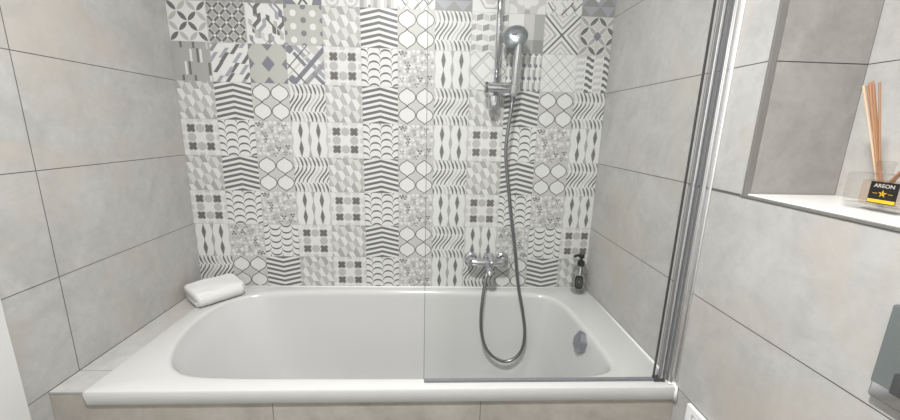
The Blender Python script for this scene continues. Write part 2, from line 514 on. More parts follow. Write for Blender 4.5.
def P7(c):
    c.bg(WHT)
    for k in (.17, .31, .45):
        for V in ([(0, .5+.5+k), (.5, .5+k), (1, 1+k)], [(0, -k), (.5, .5-k), (1, -k)], [(-k, 0), (.5-k, .5), (-k, 1)], [(1+k, 0), (.5+k, .5), (1+k, 1)]):
            # keep each chevron inside its own triangle
            c.line(V, .055, LT if k != .17 else MID)
    c.up(); c.line([(0, 0), (1, 1)], .05, DK); c.line([(0, 1), (1, 0)], .05, DK)
def P8(c):
    c.bg(LT)
    for x, y in ((0, 0), (1, 0), (0, 1), (1, 1), (.5, .5), (.5, 0), (.5, 1), (0, .5), (1, .5)):
        pass
    N = [(.25, .25), (.75, .25), (.25, .75), (.75, .75)]
    for x, y in ((.25, 0), (.75, 0), (.25, .5), (.75, .5), (.25, 1), (.75, 1), (0, .25), (.5, .25), (1, .25), (0, .75), (.5, .75), (1, .75)):
        pass
    for i in range(-1, 5):
        for j in range(-1, 5):
            if (i+j) % 2: continue
            x, y = i*.25, j*.25
            for sx in (1, -1):
                b = (x+sx*.25, y+.25); mx, my = (x+b[0])/2, (y+b[1])/2
                far = abs(mx-.5)+abs(my-.5) > .4
                petal(c, (x, y), b, .085, WHT)
    c.up()
    for i in range(-1, 5):
        for j in range(-1, 5):
            if (i+j) % 2: continue
            x, y = i*.25, j*.25
            for sx in (1, -1):
                b = (x+sx*.25, y+.25); mx, my = (x+b[0])/2, (y+b[1])/2
                dk = (abs(mx-.5) > .3) != (abs(my-.5) > .3)
                petal(c, (x, y), b, .058, DK if dk else MID)
    c.poly([(.5, .37), (.62, .5), (.5, .63), (.38, .5)], BL)
def R1(c):
    c.bg(MID)
    for x, y0, y1, m in ((.22, .85, 1, DK), (.55, .84, 1, DK), (.9, .82, 1, LT), (.46, .5, .82, WHT), (.64, .48, .84, DK), (.72, .48, .82, WHT), (.3, .16, .5, WHT), (.4, .16, .5, DK),
                         (.92, .16, .48, DK), (.2, 0, .15, DK), (.52, 0, .15, DK), (.93, 0, .14, WHT)):
        c.poly([(x, y0), (x+.06, y0), (x+.06, y1), (x, y1)], m)
def R2(c):
    c.bg(WHT)
    def pg(x, y, m, w=.11, l=.26):
        c.poly([(x, y), (x+w, y), (x+w+l*.75, y+l), (x+l*.75, y+l)], m)
    for x, y, m in ((-.05, .78, GR), (.5, .72, DK), (.75, .88, LI), (.2, .62, LI), (.2, .5, DK), (-.1, .5, LI), (.78, .48, DK), (.55, .5, LI), (.02, .24, DK), (.45, .24, DK), (.3, .14, LI),
                    (.7, .2, LI), (.3, -.03, DK), (.75, .0, DK), (.0, -.1, LI), (-.3, .1, GR), (.95, .75, LI), (.0, .95, LI), (.62, -.18, LI)):
        pg(x, y, m)
def R3_(c):
    c.bg(BG)
    for x, y, r in ((.5, .5, .21), (0, .5, .16), (1, .5, .16), (.5, 1, .17), (.5, 0, .17), (0, 0, .15), (1, 0, .15), (0, 1, .15), (1, 1, .15)):
        c.poly([(x-r*.85, y), (x, y-r), (x+r*.85, y), (x, y+r)], BL)
def R4(c):
    c.bg(WHT)
    c.line([(-.1, .62), (.62, -.1)], .05, LT); c.line([(.55, 1.1), (1.1, .55)], .2, LT)
    c.line([(.1, 1.1), (1.1, .1)], .11, LI); c.line([(.45, .0), (1.1, .65)], .14, LI); c.line([(-.1, .1), (.9, 1.1)], .05, LT)
    c.up(); c.line([(.15, .0), (1.05, .98)], .12, BL); c.line([(.2, .8), (.48, .5)], .09, BL); c.line([(.7, .28), (1, 0)], .1, BL)
    c.up(); c.line([(0, .4), (.55, 1)], .028, LN); c.line([(-.1, .64), (.6, -.1)], .028, LN); c.line([(.4, 1.02), (.62, .8)], .03, GR)
    c.line([(.5, .02), (.98, .52)], .045, GR); c.line([(.85, .52), (1, .4)], .045, GR)
    for x, y in ((.08, .9), (.12, .12)):
        c.poly([(x-.13, y), (x, y-.13), (x+.13, y), (x, y+.13)], BL); c.poly([(x-.08, y-.08), (x+.08, y-.08), (x+.08, y+.08), (x-.08, y+.08)], BL)
def R5(c):
    c.bg(WHT)
    for k in (-.5, 0, .5, 1): c.line([(k-.5, -.1+.0), (k+.6, 1.0)], .05, LT); c.line([(k-.5, 1.1), (k+.6, 0)], .05, LT)
    c.line([(0, .5), (.5, 1)], .045, MID); c.line([(0, .5), (.5, 0)], .045, MID); c.line([(.5, 0), (1, .5)], .045, MID); c.line([(.5, 1), (1, .5)], .045, MID)
def R6(c):
    c.bg(WHT)
    for i in range(0, 7):
        x = i/6
        for j in range(-1, 4):
            y = j*.34+.02
            c.poly([(x-.07, y), (x, y+.03), (x, y+.24), (x-.07, y+.2)], MID if i % 2 else LT)
            c.line([(x, y+.04), (x, y+.26)], .02, GR)
    c.up()
    for i in range(0, 7):
        for y in (.0, .34, .68, 1.0): c.disc(i/6, y, .058, BL, 8)
def R7(c):
    c.bg(WHT)
    for k in (-.6, -.35, 0, .35, .6):
        c.line([(k, 0), (k+1, 1)], .016, LT if abs(k) in (.6,) else MID); c.line([(k+1, 0), (k, 1)], .016, LT if abs(k) in (.6,) else MID)
    c.line([(.5, 1), (0, .5)], .014, LT); c.line([(.5, .86), (.14, .5), (.5, .14), (.86, .5), (.5, .86)], .018, MID)
def R8(c):
    c.bg(WHT)
    for i in range(4):
        m = GR if i % 2 else LT; x0, x1 = i*.25+.01, i*.25+.235
        if i == 3 or i == 1: m = DK
        for j in range(-1, 7):
            y = j*.18
            up = .07 if i % 2 == 0 else -.07
            K = 5; a = []; b = []
            for k in range(K+1):
                t = k/K; yy = y + up*t + .02*math.sin(math.pi*2*t); a.append((x0+(x1-x0)*t, yy)); b.append((x0+(x1-x0)*t, yy+.09))
            c.strip(a, b, m)
def T1(c):   # triangles
    c.bg(LI)
    for i in range(4):
        for j in range(4):
            x, y = i*.25, j*.25
            c.poly([(x, y), (x+.25, y), (x+.25, y+.25)] if (i+j) % 2 else [(x, y), (x+.25, y), (x, y+.25)], GR)
            if (i*j) % 3 == 1: c.poly([(x+.04, y+.2), (x+.25, y+.25), (x+.2, y+.1)], WHT)
def T2(c):   # maze
    c.bg(WHT)
    for i in range(-3, 10):
        for j in range(0, 3):
            x = i*.14; y = j*.36
            c.line([(x, y), (x+.14, y+.16), (x, y+.32)] if (i+j) % 2 else [(x+.05, y+.0), (x-.08, y+.14)], .028, MID)
    c.up(); c.line([(.7, .25), (.82, .12), (.98, .3)], .03, LN); c.line([(.45, 0), (.75, .32)], .03, LN); c.line([(.2, .1), (.05, .3)], .03, LN)
def T3(c):   # nested octagon diamonds
    c.bg(WHT); c.line([(0, .55), (.35, .1), (.6, .1), (1, .6)], .03, LT); c.up()
    c.poly([(.2, .5), (.4, .2), (.6, .2), (.8, .5), (.6, .8), (.4, .8)], LT)
    c.line([(.1, .5), (.35, .1), (.65, .1), (.9, .5)], .03, MID)
def T4(c):   # flower
    c.bg(LT)
    for a in range(8): c.disc(.5+.25*math.cos(a*.785), .5+.25*math.sin(a*.785), .12, WHT)
    for x, y in ((0, 0), (1, 0), (0, 1), (1, 1)):
        c.disc(x, y, .24, WHT)
    c.up(); c.disc(.5, .5, .12, GR); c.disc(0, .5, .1, BG); c.disc(1, .5, .1, BG); c.disc(.5, .03, .08, MID)
def T5(c):   # triangles + leaves
    c.bg(WHT)
    c.poly([(0, 0), (.35, 0), (0, .35)], BL); c.poly([(1, 0), (.75, .0), (1, .4)], BL); c.poly([(.75, 0), (1, 0), (1, .3), (.8, .2)], BL)
    c.up(); c.line([(.4, 0), (.5, .15), (.62, .02)], .05, LN); c.disc(.5, .2, .07, GR); c.poly([(.1, .3), (.4, .5), (.2, .7)], GR); c.poly([(.6, .6), (.9, .5), (.8, .9)], BL)
def T6(c):   # circles
    c.bg(WHT)
    for x in (.27, .77):
        for y in (.16, .66):
            c.disc(x, y, .2, LT); c.up(); c.disc(x, y, .13, WHT); c.up(); c.disc(x, y, .07, LT)
def T7(c):
    c.bg(LT)
    for i in range(0, 6):
        x = i*.18; c.poly([(x, 0), (x+.1, 0), (x+.1, 1), (x, 1)], WHT if i % 2 else MID)
    c.up()
    for x in (.25, .75): c.disc(x, .03, .04, GR)
def T8(c):
    c.bg(LI)
    for i in range(5): c.poly([(i*.22, 0), (i*.22+.1, 0), (i*.22+.16, 1), (i*.22+.06, 1)], GR)
def T9(c):
    c.bg(BG); c.line([(0, .1), (1, .1)], .05, MID); c.line([(.2, 0), (.2, 1)], .06, WHT); c.line([(.7, 0), (.7, 1)], .06, GR)

ROWS = {
 .60: ([pD, pC, pB, pA, pE, pF, pG, pI, pD, pC, pB, pA], 'RRRRNNNNRRRR'),
 .75: ([pI, pG, pF, pE, pA, pB, pC, pD, pI, pG, pF, pE], 'RRRRNNNNRRRR'),
 .90: ([pE, pF, pG, pI]*3, 'N'*12),
 1.05: ([pA, pB, pC, pD]*3, 'N'*12),
 1.20: ([pE, pF, pG, pI]*3, 'N'*12),
 1.35: ([pA, pB, pC, pD]*3, 'N'*12),
 1.50: ([R1, R2, R3_, R4, pE, pF, pG, pI, R5, R6, R7, R8], 'N'*12),
 1.65: ([P1, P2, P3, P4, pA, pB, pC, pD, P5, P6, P7, P8], 'N'*12),
 1.80: ([T9, T8, T1, T5, T6, T7, T2, T1, T3, T4, T2, T1], 'N'*12),
 1.95: ([pE, pF, pG, pI]*3, 'N'*12),
 2.10: ([pA, pB, pC, pD]*3, 'N'*12),
 2.25: ([P1, P2, P3, P4, pA, pB, pC, pD, P5, P6, P7, P8], 'N'*12),
}
for z0, (fs, rots) in ROWS.items():
    for i, f in enumerate(fs):
        if z0 == .6:
            c = Cell(i*S, z0, S, S, rots[i] == 'R', W-.0015)
        else:
            c = Cell(i*S, z0, S, S, rots[i] == 'R', W-.0015)
        f(c)
struct(obj('wall_back', bw, MATS, recalc=False))

# ------------------------------------------------------------ bath surround (tiled ledge and front panel)
AY = -.6915
sur = thing('bath_surround', 'tiled casing around the bathtub, with narrow ledge along the left wall', 'bath panel', (.05, -.34, 0))
bm = bmesh.new()
box(bm, (.0006, AY+.004, .50), (.094, -.001, .5965), mi=1)
for a, b in ((AY+.0045, -.6011), (-.5989, -.0015)):
    box(bm, (.0015, a, .5965), (.096, b, .6), bev=.0006, mi=0)
obj('ledge_top', bm, [M_TILE, M_GROUT], sur)
bm = bmesh.new(); box(bm, (.0015, AY-.0015, .5935), (.094, AY+.0035, .6005), bev=.001)
obj('edge_profile', bm, M_TILE, sur)
bm = bmesh.new()
box(bm, (.0006, AY+.0012, 0), (W-.0006, AY+.012, .592), mi=1)
for a, b in ((.0012, .6005), (.6025, 1.2005), (1.2025, W-.0012)):
    for c, d in ((.0, .299), (.301, .592)): box(bm, (a, AY, c), (b, AY+.003, d), mi=0)
obj('front_panel', bm, [M_APRON, M_GROUT], sur)

# ------------------------------------------------------------ bathtub
TX0, TX1, TY0, TY1, TZ = .098, W-.003, -.702, -.003, .606
outline = [(.167, -.315), (.175, -.235), (.205, -.155), (.29, -.09), (.42, -.063), (.66, -.052), (.909, -.049), (1.15, -.052), (1.368, -.060), (1.49, -.072), (1.575, -.100), (1.615, -.165),
           (1.632, -.25), (1.638, -.35), (1.641, -.45), (1.641, -.55), (1.626, -.608), (1.58, -.635), (1.50, -.645), (1.25, -.648), (1.0, -.649), (.75, -.647), (.50, -.643), (.37, -.635), (.297, -.612), (.234, -.551), (.186, -.438)]
OP = catmull([(x, y, 0) for x, y in outline], 12, True)
NN = 240
# resample by angle around a moving centre (arc length)
tot = [0]
for i in range(len(OP)): tot.append(tot[-1] + (OP[(i+1) % len(OP)]-OP[i]).length)
def at_len(P, cum, L):
    for i in range(len(P)):
        if cum[i+1] >= L:
            t = (L-cum[i])/max(1e-9, cum[i+1]-cum[i]); return P[i].lerp(P[(i+1) % len(P)], t)
    return P[0]
BP = [at_len(OP, tot, tot[-1]*k/NN) for k in range(NN)]
cen = Vector((.93, -.35, 0))
flo = [(.47, -.35), (.50, -.25), (.57, -.17), (.70, -.14), (1.0, -.135), (1.36, -.14), (1.47, -.16), (1.505, -.25), (1.512, -.35), (1.505, -.45), (1.47, -.54), (1.36, -.56), (1.0, -.565), (.70, -.56), (.57, -.53), (.50, -.45)]
FP_ = catmull([(x, y, 0) for x, y in flo], 14, True)
def ray_poly(P, d):
    best = None
    for i in range(len(P)):
        a, b = P[i]-cen, P[(i+1) % len(P)]-cen
        den = d.x*(b.y-a.y)-d.y*(b.x-a.x)
        if abs(den) < 1e-12: continue
        e = b-a; t = (a.x*e.y-a.y*e.x)/den; s = (a.x*d.y-a.y*d.x)/den
        if t > 0 and -1e-6 <= s <= 1+1e-6 and (best is None or t > best): best = t
    return cen + d*best
def ray_rect(d, x0, x1, y0, y1):
    ts = []
    if d.x > 1e-9: ts.append((x1-cen.x)/d.x)
    if d.x < -1e-9: ts.append((x0-cen.x)/d.x)
    if d.y > 1e-9: ts.append((y1-cen.y)/d.y)
    if d.y < -1e-9: ts.append((y0-cen.y)/d.y)
    return cen + d*min(ts)
dirs = [(p-cen).normalized() for p in BP]
FLR = [ray_poly(FP_, d) for d in dirs]
corners = [Vector(c) for c in ((TX0, TY0, 0), (TX0, TY1, 0), (TX1, TY0, 0), (TX1, TY1, 0))]
snap = {}
for c in corners:
    k = max(range(NN), key=lambda i: dirs[i].dot((c-cen).normalized())); snap[k] = c
def rect_ring(ins, z):
    out = []
    for k in range(NN):
        if k in snap:
            c = snap[k]; p = Vector((c.x + (ins if c.x < 1 else -ins), c.y + (ins if c.y < -.3 else -ins), 0))
        else: p = ray_rect(dirs[k], TX0+ins, TX1-ins, TY0+ins, TY1-ins)
        out.append(Vector((p.x, p.y, z)))
    return out
def rimz(p):     # rim
    return TZ
tub = thing('bathtub', 'white acrylic built-in bathtub with one wide rounded end', 'bathtub', (.93, -.35, 0))
bm = bmesh.new(); rings = []
rings.append(rect_ring(.014, .5605)); rings.append(rect_ring(.0045, .5605)); rings.append(rect_ring(.003, .5625)); rings.append(rect_ring(0, .599))
rings.append(rect_ring(.0025, .6045)); rings.append(rect_ring(.008, TZ))
def lerp_ring(s, z, base=None):
    return [Vector((a.x*(1-s)+b.x*s, a.y*(1-s)+b.y*s, z)) for a, b in zip(BP, FLR)]
def off_ring(o, z):   # outward offset of basin outline
    out = []
    for k in range(NN):
        t = (BP[(k+1) % NN]-BP[k-1]).normalized(); n = Vector((-t.y, t.x, 0))
        if n.dot(dirs[k]) < 0: n = -n
        out.append(Vector((BP[k].x+n.x*o, BP[k].y+n.y*o, z)))
    return out
rings.append(off_ring(.016, TZ)); rings.append(off_ring(.008, TZ-.0005)); rings.append(off_ring(.002, TZ-.004))
rings.append(off_ring(-.002, TZ-.010)); rings.append(off_ring(-.005, TZ-.022))
prof = [(.07, .56), (.16, .50), (.28, .43), (.41, .36), (.54, .29), (.66, .235), (.77, .205), (.88, .188), (1.0, .180)]
for s, z in prof: rings.append(lerp_ring(s, z))
for q in (.75, .45, .15): rings.append([Vector((cen.x+(p.x-cen.x)*q, cen.y+(p.y-cen.y)*q, .180-.006*(1-q))) for p in FLR])
vr = [[bm.verts.new(p) for p in r] for r in rings]
for a, b in zip(vr, vr[1:]):
    for k in range(NN): bm.faces.new((a[k], a[(k+1) % NN], b[(k+1) % NN], b[k]))
bm.faces.new(vr[-1])
bmesh.ops.recalc_face_normals(bm, faces=bm.faces)
t_ = obj('tub_shell', bm, M_ACR, tub, smooth=True); sharp(t_, 50)
# silicone bead along the walls
bm = bmesh.new()
tube(bm, [(TX0, -.0062, .6045), (W-.006, -.0062, .6045)], .0045, 10)
tube(bm, [(W-.006, -.004, .6045), (W-.006, -.700, .6045)], .005, 10)
tube(bm, [(W-.006, -.698, .606), (W-.006, -.703, .560)], .005, 10)
obj('silicone_bead', bm, M_SIL, tub, smooth=True)
# overflow knob, hexagonal turning dial
bm = bmesh.new(); ax = Vector((-1, 0, .34)).normalized(); oc = Vector((1.647, -.382, .546))
lathe(bm, [(.044, 0), (.044, .006), (.040, .010), (.040, .012)], oc, ax, 32)
obj('overflow_plate', bm, M_KNOB, tub, smooth=False)
bm = bmesh.new()
lathe(bm, [(.038, .008), (.044, .014), (.043, .030), (.030, .040), (.010, .035)], oc, ax, 7)
kn = obj('overflow_dial', bm, M_KNOB, tub)
bm = bmesh.new(); lathe(bm, [(.034, -.004), (.034, .002), (.028, .006), (.005, .006)], (1.36, -.35, .182), (0, 0, 1), 32)
obj('drain_plug', bm, M_CHR, tub, smooth=False)

# ------------------------------------------------------------ glass bath screen
scr = thing('bath_screen', 'frameless clear glass bath screen with chrome wall profile', 'shower screen', (1.4, -.67, .606))
GX0, GX1, GY = 1.034, 1.726, -.670
bm = bmesh.new(); box(bm, (GX0, GY-.003, .616), (GX1, GY+.003, 2.02))
obj('glass_panel', bm, M_GLASS, scr)
bm = bmesh.new(); box(bm, (GX0-.0012, GY-.0032, .616), (GX0+.0004, GY+.0032, 2.02))
obj('panel_edge', bm, M_SEAL, scr)
bm = bmesh.new(); box(bm, (GX0, GY-.005, .6065), (GX1+.003, GY+.005, .6145), bev=.001)
obj('bottom_seal', bm, M_SEAL, scr)
bm = bmesh.new(); box(bm, (GX1, GY-.0035, .607), (GX1+.0032, GY+.0035, 2.02), bev=.0006)
obj('gasket', bm, M_GASK, scr)
bm = bmesh.new(); box(bm, (GX1+.0032, GY-.002, .612), (1.7425, GY+.002, 2.02))
obj('clear_strip', bm, M_CLEAR, scr)
bm = bmesh.new(); tube(bm, [(1.7490, GY-.002, .6065), (1.7490, GY-.002, 2.02)], .0062, 20)
o = obj('pivot_tube', bm, M_ALU, scr, smooth=True); sharp(o)
for gx, gy in ((1.7424, GY-.006), (1.7562, GY-.008), (1.7650, GY-.012)):
    bm = bmesh.new(); box(bm, (gx-.0007, gy-.003, .6125), (gx+.0007, gy+.006, 2.02))
    obj('seal_lip', bm, M_SEAL, scr)
bm = bmesh.new(); box(bm, (1.7572, GY-.002, .612), (1.764, GY+.002, 2.02))
obj('clear_strip', bm, M_CLEAR, scr)
bm = bmesh.new()
lathe(bm, [(.0100, 0), (.0100, 1.414)], (1.7745, GY-.010, .607), (0, 0, 1), 28)
box(bm, (1.776, GY-.017, .607), (W-.0008, GY+.010, 2.02), bev=.002)
o = obj('wall_profile', bm, M_ALU, scr, smooth=True); sharp(o)
bm = bmesh.new(); box(bm, (GX1+.002, GY-.009, .6065), (1.760, GY+.009, .618), bev=.0015)
obj('pivot_foot', bm, M_GASK, scr)
bm = bmesh.new(); box(bm, (1.762, GY-.022, .6062), (W-.001, GY+.012, .6118), bev=.002)
obj('white_foot', bm, M_SIL, scr)
bm = bmesh.new(); tube(bm, [(W-.0022, GY-.0185, .61), (W-.0022, GY-.0185, 2.02)], .0022, 10)
obj('silicone_bead', bm, M_SIL, scr, smooth=True)

# ------------------------------------------------------------ shower rail, hand shower, mixer, hose
rail = thing('shower_rail', 'vertical chrome slider rail on the patterned wall', 'shower rail', (1.305, 0, 1.45))
RX, RY = 1.304, -.052
bm = bmesh.new(); tube(bm, [(RX, RY, 1.455), (RX, RY, 2.13)], .0115, 20); obj('rail_tube', bm, M_CHR, rail, smooth=True)
for z in (1.447, 2.12):
    bm = bmesh.new()
    lathe(bm, [(.019, .0), (.019, .006), (.015, .012), (.014, RY*-1-.01)], (RX-.006, -.0012, z), (0, -1, 0), 24)
    lathe(bm, [(.0175, -.030), (.0225, -.022), (.0245, .002), (.0235, .024), (.015, .028)], (RX-.006, RY+.004, z), (0, 0, 1), 28)
    lathe(bm, [(.0105, .018), (.0115, .026), (.009, .032)], (RX-.010, RY+.004, z-.006), (0, -1, 0), 20)
    o = obj('wall_bracket', bm, M_CHR, rail, smooth=True); sharp(o)
bm = bmesh.new()
lathe(bm, [(.013, -.049), (.0195, -.046), (.0205, -.02), (.0205, .062), (.0195, .070), (.013, .074)], (RX+.004, RY-.022, 1.503), (1, 0, 0), 28)
for q in (-.002, .012): box(bm, (RX-.035, RY-.0445, 1.500+q), (RX+.070, RY-.040, 1.503+q))
lathe(bm, [(.013, -.016), (.017, -.016), (.017, .016), (.013, .016)], (RX, RY, 1.503), (0, 0, 1), 24)
o = obj('slider', bm, M_CHR, rail, smooth=True); sharp(o)
bm = bmesh.new(); tube(bm, [(RX-.047, RY-.022, 1.503), (RX-.038, RY-.022, 1.503)], .0215, 24)
o = obj('slider_knob', bm, M_STEEL, rail, smooth=True); sharp(o)
# cradle cone on the right end of the slider
hA = Vector((1.369, -.086, 1.470)); hB = Vector((1.374, -.108, 1.650))
dh = (hB-hA).normalized()
bm = bmesh.new(); lathe(bm, [(.0145, .008), (.0175, .010), (.0195, .045), (.0165, .046)], hA, dh, 24)
o = obj('cradle', bm, M_CHR, rail, smooth=True); sharp(o)

hs = thing('hand_shower', 'chrome hand shower with round head resting in the slider', 'hand shower', tuple(hA))
bm = bmesh.new()
pts = catmull([hA, hA.lerp(hB, .3), hA.lerp(hB, .65), hB, hB+Vector((-.003, -.008, .035))], 6)
n = len(pts); rad = [.0135+.0045*math.sin(math.pi*min(1, k/(n-1)*1.1)) for k in range(n)]
tube(bm, pts, rad, 20, flat=(1, .85)); obj('handle', bm, M_CHR, hs, smooth=True)
hc = Vector((1.362, -.094, 1.692)); hn = Vector((.30, .80, -.42)).normalized()   # spray face looks back and down
bm = bmesh.new()
lathe(bm, [(.010, -.0215), (.026, -.020), (.040, -.014), (.0480, -.005), (.0500, .001), (.0490, .005), (.046, .007)], hc, hn, 36)
o = obj('head_shell', bm, M_HEAD, hs, smooth=True); sharp(o)
bm = bmesh.new(); lathe(bm, [(.0455, .0065), (.044, .0095), (.003, .0095)], hc, hn, 36)
X, Y = frame_from(hn)
for k in range(24):
    r = .014 if k < 8 else .032; t = k*2*math.pi/(8 if k < 8 else 16)
    lathe(bm, [(.0018, .009), (.0014, .0125)], hc+X*r*math.cos(t)+Y*r*math.sin(t), hn, 6)
obj('spray_face', bm, M_PGREY, hs)
bm = bmesh.new(); tube(bm, [hc+hn*-.019, hc+hn*-.0245], .012, 16); obj('mode_button', bm, M_STEEL, hs, smooth=False)

mx = thing('mixer_tap', 'chrome wall-mounted bath mixer with two round cover plates', 'tap', (1.306, 0, .755))
MY = -.062; MZ = .752
for sx in (-.073, .073):
    bm = bmesh.new()
    lathe(bm, [(.031, 0), (.031, .004), (.027, .012), (.020, .016)], (1.306+sx, -.0012, MZ), (0, -1, 0), 32)
    o = obj('cover_plate', bm, M_CHR, mx, smooth=True); sharp(o)
    bm = bmesh.new()
    lathe(bm, [(.0175, .014), (.0195, .016), (.0195, .036), (.0175, .038)], (1.306+sx, -.0012, MZ), (0, -1, 0), 6)
    obj('nut', bm, M_STEEL, mx)
    bm = bmesh.new()
    lathe(bm, [(.0165, .036), (.0205, .042), (.0205, .060), (.015, .068)], (1.306+sx, -.0012, MZ), (0, -1, 0), 28)
    o = obj('side_body', bm, M_CHR, mx, smooth=True); sharp(o)
bm = bmesh.new()
lathe(bm, [(.014, -.075), (.017, -.06), (.0185, -.02), (.0185, .02), (.017, .06), (.014, .075)], (1.306, MY, MZ), (1, 0, 0), 28)
box(bm, (1.306-.019, MY-.022, MZ-.026), (1.306+.019, MY+.018, MZ+.022), bev=.006)
lathe(bm, [(.0225, 0), (.024, .01), (.022, .026), (.012, .033)], (1.306, MY+.0, MZ+.014), (0, -.25, 1), 28)
o = obj('body', bm, M_CHR, mx, smooth=True); sharp(o)
bm = bmesh.new()
tube(bm, catmull([(1.306, MY-.006, MZ+.040), (1.306, MY-.045, MZ+.046), (1.306, MY-.115, MZ+.040)], 6), [.011]*5+[.0095]*5+[.008]*3, 18, flat=(1, .6))
obj('lever', bm, M_CHR, mx, smooth=True)
bm = bmesh.new()
tube(bm, catmull([(1.306, MY-.012, MZ-.012), (1.306, MY-.04, MZ-.020), (1.306, MY-.060, MZ-.026), (1.306, MY-.066, MZ-.036)], 6), [.015]*10+[.014]*9, 20)
obj('spout', bm, M_CHR, mx, smooth=True)
bm = bmesh.new(); lathe(bm, [(.010, .026), (.011, .028), (.011, .044), (.009, .046)], (1.303, MY+.004, MZ), (0, 0, -1), 20)
o = obj('hose_outlet', bm, M_STEEL, mx, smooth=True); sharp(o)

bm = bmesh.new()
HP = [(hA+dh*-.012), Vector((1.362, -.092, 1.40)), Vector((1.350, -.098, 1.26)), Vector((1.366, -.104, 1.12)), Vector((1.392, -.108, .95)), Vector((1.412, -.114, .83)), Vector((1.435, -.120, .67)),
      Vector((1.461, -.126, .55)), Vector((1.476, -.134, .45)), Vector((1.470, -.142, .375)), Vector((1.441, -.148, .328)), Vector((1.392, -.150, .308)), Vector((1.340, -.146, .328)),
      Vector((1.300, -.138, .375)), Vector((1.280, -.128, .45)), Vector((1.277, -.116, .52)), Vector((1.284, -.098, .60)), Vector((1.295, -.078, .67)), Vector((1.303, MY+.004, .706))]
HC = catmull(HP, 30)
# ribbed winding
L = 0; pts = [HC[0]]; 
step = .003
acc = 0
for a, b in zip(HC, HC[1:]):
    d = (b-a).length; acc += d
    if acc >= step: pts.append(b); acc = 0
rad = [.0078 if i % 2 else .0070 for i in range(len(pts))]
tube(bm, pts, rad, 12)
hose = obj('hose_winding', bm, M_HOSE, None, smooth=True)
hose.name = 'shower_hose'
tag(hose, 'grey metal shower hose looping from the tap into the tub', 'hose')
for nm, p, d in (('hose_nut', hA+dh*-.012, dh),):
    bm = bmesh.new(); lathe(bm, [(.0095, -.012), (.0115, -.010), (.011, .012)], p, d, 16)
    obj(nm, bm, M_STEEL, hose, smooth=False)

# ------------------------------------------------------------ soap dispenser
sd = thing('soap_dispenser', 'round clear soap bottle with black pump and black label in the corner', 'soap dispenser', (1.7355, -.056, .6065))
SX, SY = 1.7355, -.056
sc = Vector((SX, SY, .6065))
bm = bmesh.new(); lathe(bm, [(.030, 0), (.0335, .003), (.034, .01), (.034, .105), (.032, .116), (.022, .126), (.014, .129), (.0135, .136)], sc, (0, 0, 1), 36)
o = obj('bottle', bm, M_SOAPB, sd, smooth=True)
bm = bmesh.new(); lathe(bm, [(.003, .01), (.003, .13)], sc, (0, 0, 1), 10); obj('dip_tube', bm, M_PLASTIC, sd, smooth=True)
bm = bmesh.new(); lathe(bm, [(.015, .132), (.0165, .134), (.0165, .152), (.013, .156), (.006, .158), (.006, .172)], sc, (0, 0, 1), 28)
o = obj('collar', bm, M_BLACK, sd, smooth=True); sharp(o)
bm = bmesh.new()
lathe(bm, [(.010, .168), (.0125, .170), (.0125, .184), (.010, .187)], sc, (0, 0, 1), 24)
tube(bm, catmull([sc+Vector((0, 0, .180)), sc+Vector((-.022, -.006, .182)), sc+Vector((-.040, -.011, .178))], 4), [.007]*4+[.006]*4+[.005], 12)
o = obj('pump_head', bm, M_BLACK, sd, smooth=True); sharp(o)
# label wraps the side towards the room
fa = math.atan2(-1.56, 1.05-SX) + .0
def onbottle(u, v, r=.0346): # u metres along arc, v height
    a = fa + u/.034; return Vector((SX+r*math.cos(a), SY+r*math.sin(a), .6065+v))
def wrap_poly(bm, pts2, r):
    bm.faces.new([bm.verts.new(onbottle(x, y, r)) for x, y in pts2])
bm = bmesh.new()
for k in range(16):
    def top(x): return .030*(1-min(1, abs(x)/.0195)**3.2)**(1/3.2)
    a, b = -.0195+.039*k/16, -.0195+.039*(k+1)/16
    c0 = .062
    wrap_poly(bm, [(a, c0-top(a)*1.05-.001), (b, c0-top(b)*1.05-.001), (b, c0+top(b)*1.05+.001), (a, c0+top(a)*1.05+.001)], .0346)
lb = obj('label', bm, M_LABEL, sd, smooth=True)
bm = bmesh.new()   # pale oval emblem on it
for k in range(28):
    a, b = 6.2832*k/28, 6.2832*(k+1)/28
    wrap_poly(bm, [(.0125*math.cos(a), .062+.020*math.sin(a)), (.0125*math.cos(b), .062+.020*math.sin(b)), (.0112*math.cos(b), .062+.0185*math.sin(b)), (.0112*math.cos(a), .062+.0185*math.sin(a))], .03475)
for t in range(8):
    a = t*math.pi/4
    wrap_poly(bm, [(0, .064), (.0065*math.cos(a-.25), .064+.009*math.sin(a-.25)), (.0075*math.cos(a+.1), .064+.010*math.sin(a+.1))], .0348)
obj('emblem', bm, M_GREYP, lb)

# ------------------------------------------------------------ towel (flattened roll on the ledge corner)
A0 = Vector((.129, -.236, 0)); ex = Vector((.109, .126, 0)).normalized(); ey = Vector((-.105, .087, 0)); ey = (ey - ex*ey.dot(ex)).normalized()
LEN, WID, TH = .178, .154, .066
tow = thing('folded_towel', 'white terry towel folded into a thick pad on the tub corner', 'towel', tuple(A0+ex*LEN/2+ey*WID/2+Vector((0, 0, .608))))
